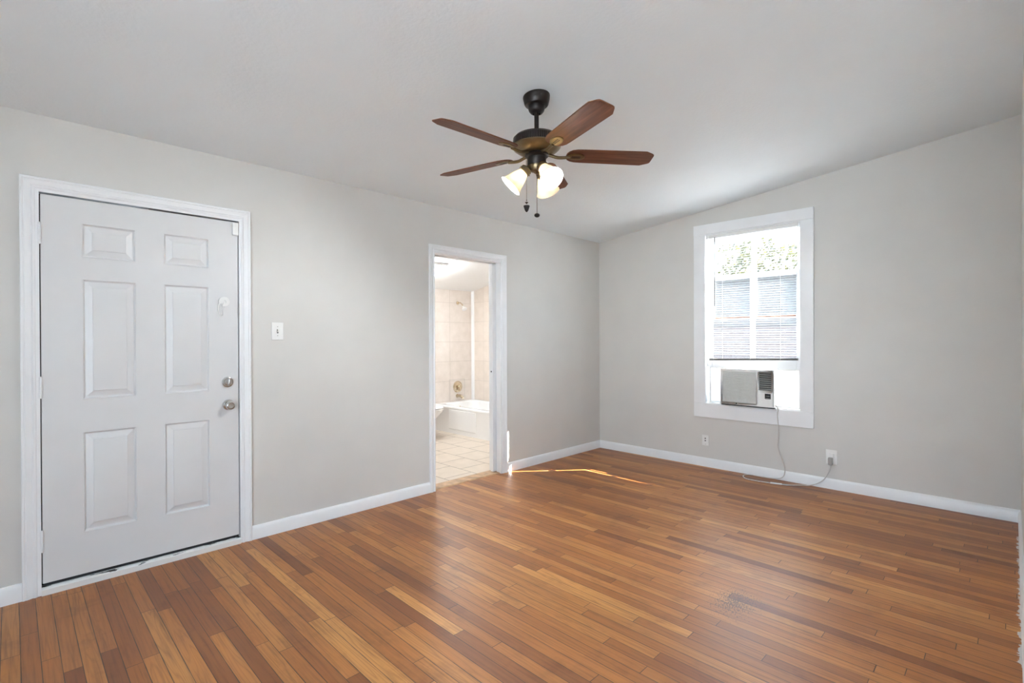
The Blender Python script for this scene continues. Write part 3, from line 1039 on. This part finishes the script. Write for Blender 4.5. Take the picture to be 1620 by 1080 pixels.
MB().box(2.388, 2.421, -.060, -.026, .214, .276).build('plug', 'grey_plastic', pco, bevel=.006)

# ------------------------------------------------------------------ wall plates
o1 = empty('jack_plate', (1.298, 0, .264), 'small white jack plate with two dark holes below the window', 'wall plate')
MB().box(1.263, 1.331, -.0065, .0005, .212, .318).build('plate', 'white_plastic', o1, bevel=.003)
for zz in (.285, .262):
    MB().lathe([(.0065, 0), (.0065, .0015), (.0001, .0015)], (1.297, -.0062, zz), (0, -1, 0), 16).build('jack', 'dark_slot', o1)
MB().lathe([(.003, 0), (.003, .001), (.0001, .0012)], (1.299, -.0062, .226), (0, -1, 0), 12).build('screw', 'grey_plastic', o1)

o2 = empty('wall_outlet', (2.404, 0, .274), 'white outlet plate with the plugged-in air conditioner cord', 'outlet')
MB().box(2.362, 2.446, -.0065, .0005, .212, .336).build('plate', 'white_plastic', o2, bevel=.003)
MB().box(2.386, 2.424, -.026, -.006, .226, .304).build('adapter', 'white_plastic', o2, bevel=.004)

ls = empty('light_switch', (0, -3.7225, 1.359), 'white toggle light switch plate beside the front door', 'light switch')
MB().box(-.0005, .0065, -3.7615, -3.6835, 1.299, 1.419).build('plate', 'white_plastic', ls, bevel=.003)
MB().box(.0060, .0070, -3.7275, -3.7175, 1.345, 1.371).build('slot', 'dark_slot', ls)
MB().prism([(.006, -3.7260, 1.350), (.006, -3.7260, 1.364), (.019, -3.7260, 1.375), (.020, -3.7260, 1.366)], (0, .007, 0)).build('toggle', 'white_plastic', ls, bevel=.001)
for zz in (1.389, 1.329):
    MB().lathe([(.003, 0), (.003, .001), (.0001, .0013)], (.0062, -3.7225, zz), (1, 0, 0), 12).build('screw', 'grey_plastic', ls)

# ------------------------------------------------------------------ ceiling fan
FX, FY = 1.647, -2.933
FZ = zc(FX)
fan = empty('ceiling_fan', (FX, FY, FZ), 'five-blade walnut ceiling fan with three lit glass shades', 'ceiling fan')
cn = MB().lathe([(.074, .0), (.0745, -.006), (.073, -.020), (.066, -.048), (.062, -.054), (.047, -.058), (.046, -.072), (.042, -.084), (.033, -.095), (.024, -.099), (.022, -.090), (.010, -.088)], (FX, FY, FZ + .004), (0, 0, 1), 40)
for i, p in enumerate(cn.v):
    if p.z > FZ - .004:
        p.z += SL * (p.x - FX)
cn.build('canopy', 'bronze', fan)
MB().cyl((FX, FY, FZ - .09), (FX, FY, 2.405), .0125, seg=20).build('downrod', 'bronze', fan)
MB().lathe([(.022, 2.452), (.022, 2.430), (.030, 2.422), (.090, 2.420), (.118, 2.414), (.128, 2.402), (.128, 2.362), (.120, 2.354), (.02, 2.354)], (FX, FY, 0), (0, 0, 1), 56).build('motor_housing', 'bronze', fan)
rb = MB()
for k in range(72):
    a = 2 * math.pi * k / 72
    q = Matrix.Rotation(a, 3, 'Z')
    vs = [q @ Vector(p) for p in [(.126, -.0030, 2.365), (.1325, -.0026, 2.365), (.1325, .0026, 2.365), (.126, .0030, 2.365), (.120, -.0030, 2.411), (.1300, -.0026, 2.401), (.1300, .0026, 2.401), (.120, .0030, 2.411)]]
    rb.add([v + Vector((FX, FY, 0)) for v in vs], [(0, 3, 2, 1), (4, 5, 6, 7), (0, 1, 5, 4), (1, 2, 6, 5), (2, 3, 7, 6), (3, 0, 4, 7)])
rb.build('vent_band', 'bronze', fan)
MB().lathe([(.133, 2.363), (.134, 2.357), (.127, 2.347), (.108, 2.333), (.083, 2.322), (.066, 2.318), (.02, 2.318)], (FX, FY, 0), (0, 0, 1), 56).build('lower_bowl', 'brass', fan)
MB().lathe([(.064, 2.319), (.066, 2.308), (.058, 2.300), (.052, 2.298), (.052, 2.262), (.048, 2.255), (.02, 2.255)], (FX, FY, 0), (0, 0, 1), 40).build('switch_housing', 'bronze', fan)
MB().lathe([(.047, 2.256), (.047, 2.244), (.036, 2.226), (.018, 2.220), (.010, 2.212), (.0001, 2.210)], (FX, FY, 0), (0, 0, 1), 40).build('light_fitter', 'brass', fan)


def blade_outline():
    pts = []
    a0, w0 = .185, .0
    half = [(.165, .0), (.168, .022), (.178, .040), (.196, .053), (.222, .0605), (.26, .0625), (.45, .0655), (.600, .0675), (.612, .0670), (.650, .0475), (.659, .040), (.662, .030), (.662, 0)]
    return half


half = blade_outline()
outline = [(u, v) for u, v in half] + [(u, -v) for u, v in reversed(half[1:-1])]
ANG = [-20.3, 51.6, 118.5, -167.0, -92.6]
for a in ANG:
    mb_ = MB().prism([(u, v, -.003) for u, v in outline], (0, 0, .006))
    bo = mb_.build('blade', 'blade', fan, local=True, bevel=.0018)
    bo.location = (0, 0, 2.318 - FZ)
    bo.rotation_euler = (math.radians(-12), 0, math.radians(a))
    ir = MB()
    ir.tube([(.062, 0, .000), (.085, 0, -.006), (.115, 0, -.014), (.145, 0, -.014), (.185, 0, -.009)], .0085, 10, 5)
    # leaf-shaped medallion below the blade root
    med = [egg(.222, 0, .050, .030, z_, 28, 1.0) for z_ in (-.0032, -.0075)] + [egg(.222, 0, .044, .024, -.0095, 28, 1.0), egg(.222, 0, .036, .017, -.0085, 28, 1.0)]
    ir.loft(med)
    iro = ir.build('blade_iron', 'brass', bo, local=True, angle=45)
    so_ = MB()
    for yv in (-.0075, .0035):
        so_.box(.196, .246, yv, yv + .004, -.0100, -.0082)
    so_.build('iron_slot', 'dark_slot', iro, local=True)

for a in (105, 225, -15):
    ca, sa = math.cos(math.radians(a)), math.sin(math.radians(a))
    ax = Vector((ca * .70, sa * .70, -.72)).normalized()
    st = Vector((FX + ca * .044, FY + sa * .044, 2.248))
    hd = MB().tube([st - ax * .015, st + ax * .012], .013, 12)
    hd.lathe([(.013, .006), (.026, .010), (.0325, .016), (.0335, .040), (.031, .042), (.031, .018), (.012, .012)], st, ax, 28)
    for k in range(3):
        q = Vector((0, 0, 1)).rotation_difference(ax)
        d_ = q @ Vector((math.cos(k * 2.094), math.sin(k * 2.094), 0))
        hd.cyl(st + ax * .034 + d_ * .030, st + ax * .034 + d_ * .041, .0025, seg=8)
    hd.build('shade_holder', 'brass', fan)
    prof = [(.0285, .022), (.0290, .042), (.0340, .058), (.0420, .078), (.0485, .098), (.0535, .116), (.0600, .132), (.0670, .143),
            (.0655, .1445), (.0580, .133), (.0515, .116), (.0465, .098), (.0400, .078), (.0320, .058), (.0270, .042), (.0265, .022)]
    sho = MB().lathe(prof, st, ax, 36, closed=True).build('lamp_shade', 'shade', fan, angle=60)
    MB().ball(st + ax * .083, .021, 1.2, 14, 8).build('light_bulb', 'bulb', sho)

ch = MB().tube([(FX - .036, FY - .044, 2.284), (FX - .036, FY - .044, 2.06)], .0013, 6, smooth=False)
cho = ch.build('pull_chain', 'bronze', fan)
FBX, FBY = FX - .036, FY - .044
MB().lathe([(.0001, 2.068), (.0045, 2.064), (.0001, 2.060)], (FBX, FBY, 0), seg=12).lathe([(.0001, 2.058), (.010, 2.052), (.004, 2.046), (.0001, 2.042)], (FBX, FBY, 0), seg=12).lathe(
    [(.0001, 2.038), (.006, 2.036), (.017, 2.034), (.017, 2.029), (.014, 2.020), (.010, 2.008), (.004, 2.000), (.0001, 1.998)], (FBX, FBY, 0), seg=18).build('acorn_fob', 'bronze', cho)
GXf, GYf = FX + .012, FY - .012
ch2 = MB().tube([(GXf, GYf, 2.222), (GXf, GYf, 1.985)], .0013, 6, smooth=False).build('pull_chain', 'bronze', fan)
MB().ball((GXf, GYf, 1.978), .0155, .75, 18, 10).build('round_fob', 'bronze', ch2)

# ------------------------------------------------------------------ outside
S('ground', MB().box(-18, 20, .3, 26, -.75, -.6).box(-18, 20, -26, YN - .15, -.75, -.25), 'ground', 'pale concrete paving outside, added to bounce sun indoors', 'ground')  # rear slab is unseen, added as a pale reflector for the ceiling
nh = empty('neighbor_house', (-2, 5.4, -.6), 'pale low building seen through the blind', 'building')
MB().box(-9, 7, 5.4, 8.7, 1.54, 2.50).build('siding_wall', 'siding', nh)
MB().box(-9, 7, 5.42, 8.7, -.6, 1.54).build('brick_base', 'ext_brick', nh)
MB().prism([(-9.2, 5.1, 2.48), (-9.2, 9.0, 2.48), (-9.2, 9.0, 2.60), (-9.2, 7.0, 2.66), (-9.2, 5.1, 2.56)], (16.4, 0, 0)).build('roof', 'siding_roof', nh)
tr = empty('leafy_tree', (-1.75, 11.2, -.6), 'yellow-green tree behind the low building', 'tree')
MB().tube([(-1.75, 11.2, -.6), (-1.7, 11.2, 1.5), (-1.85, 11.25, 3.2)], .14, 10, 4).build('trunk', 'bark', tr)
lf = MB()
for k in range(2600):
    a, b = random.uniform(0, 6.283), random.uniform(-1, 1)
    rr = random.uniform(.35, 1.0) ** .5
    c = Vector((-2.0, 11.2, 3.3)) + Vector((1.55 * rr * math.cos(a) * math.sqrt(1 - b * b), 1.3 * rr * math.sin(a) * math.sqrt(1 - b * b), 1.10 * rr * b))
    c.x += .35 * math.sin(c.z * 4)
    n_ = Vector((random.gauss(0, 1), random.gauss(0, 1), random.gauss(.5, 1))).normalized()
    t_ = n_.orthogonal().normalized() * random.uniform(.05, .10)
    b_ = n_.cross(t_) * .55
    lf.add([c - t_, c - b_ * .9 + n_ * .008, c + t_, c + b_ * .9 + n_ * .008], [(0, 1, 2, 3)])
lf.build('foliage', 'leaf', tr)
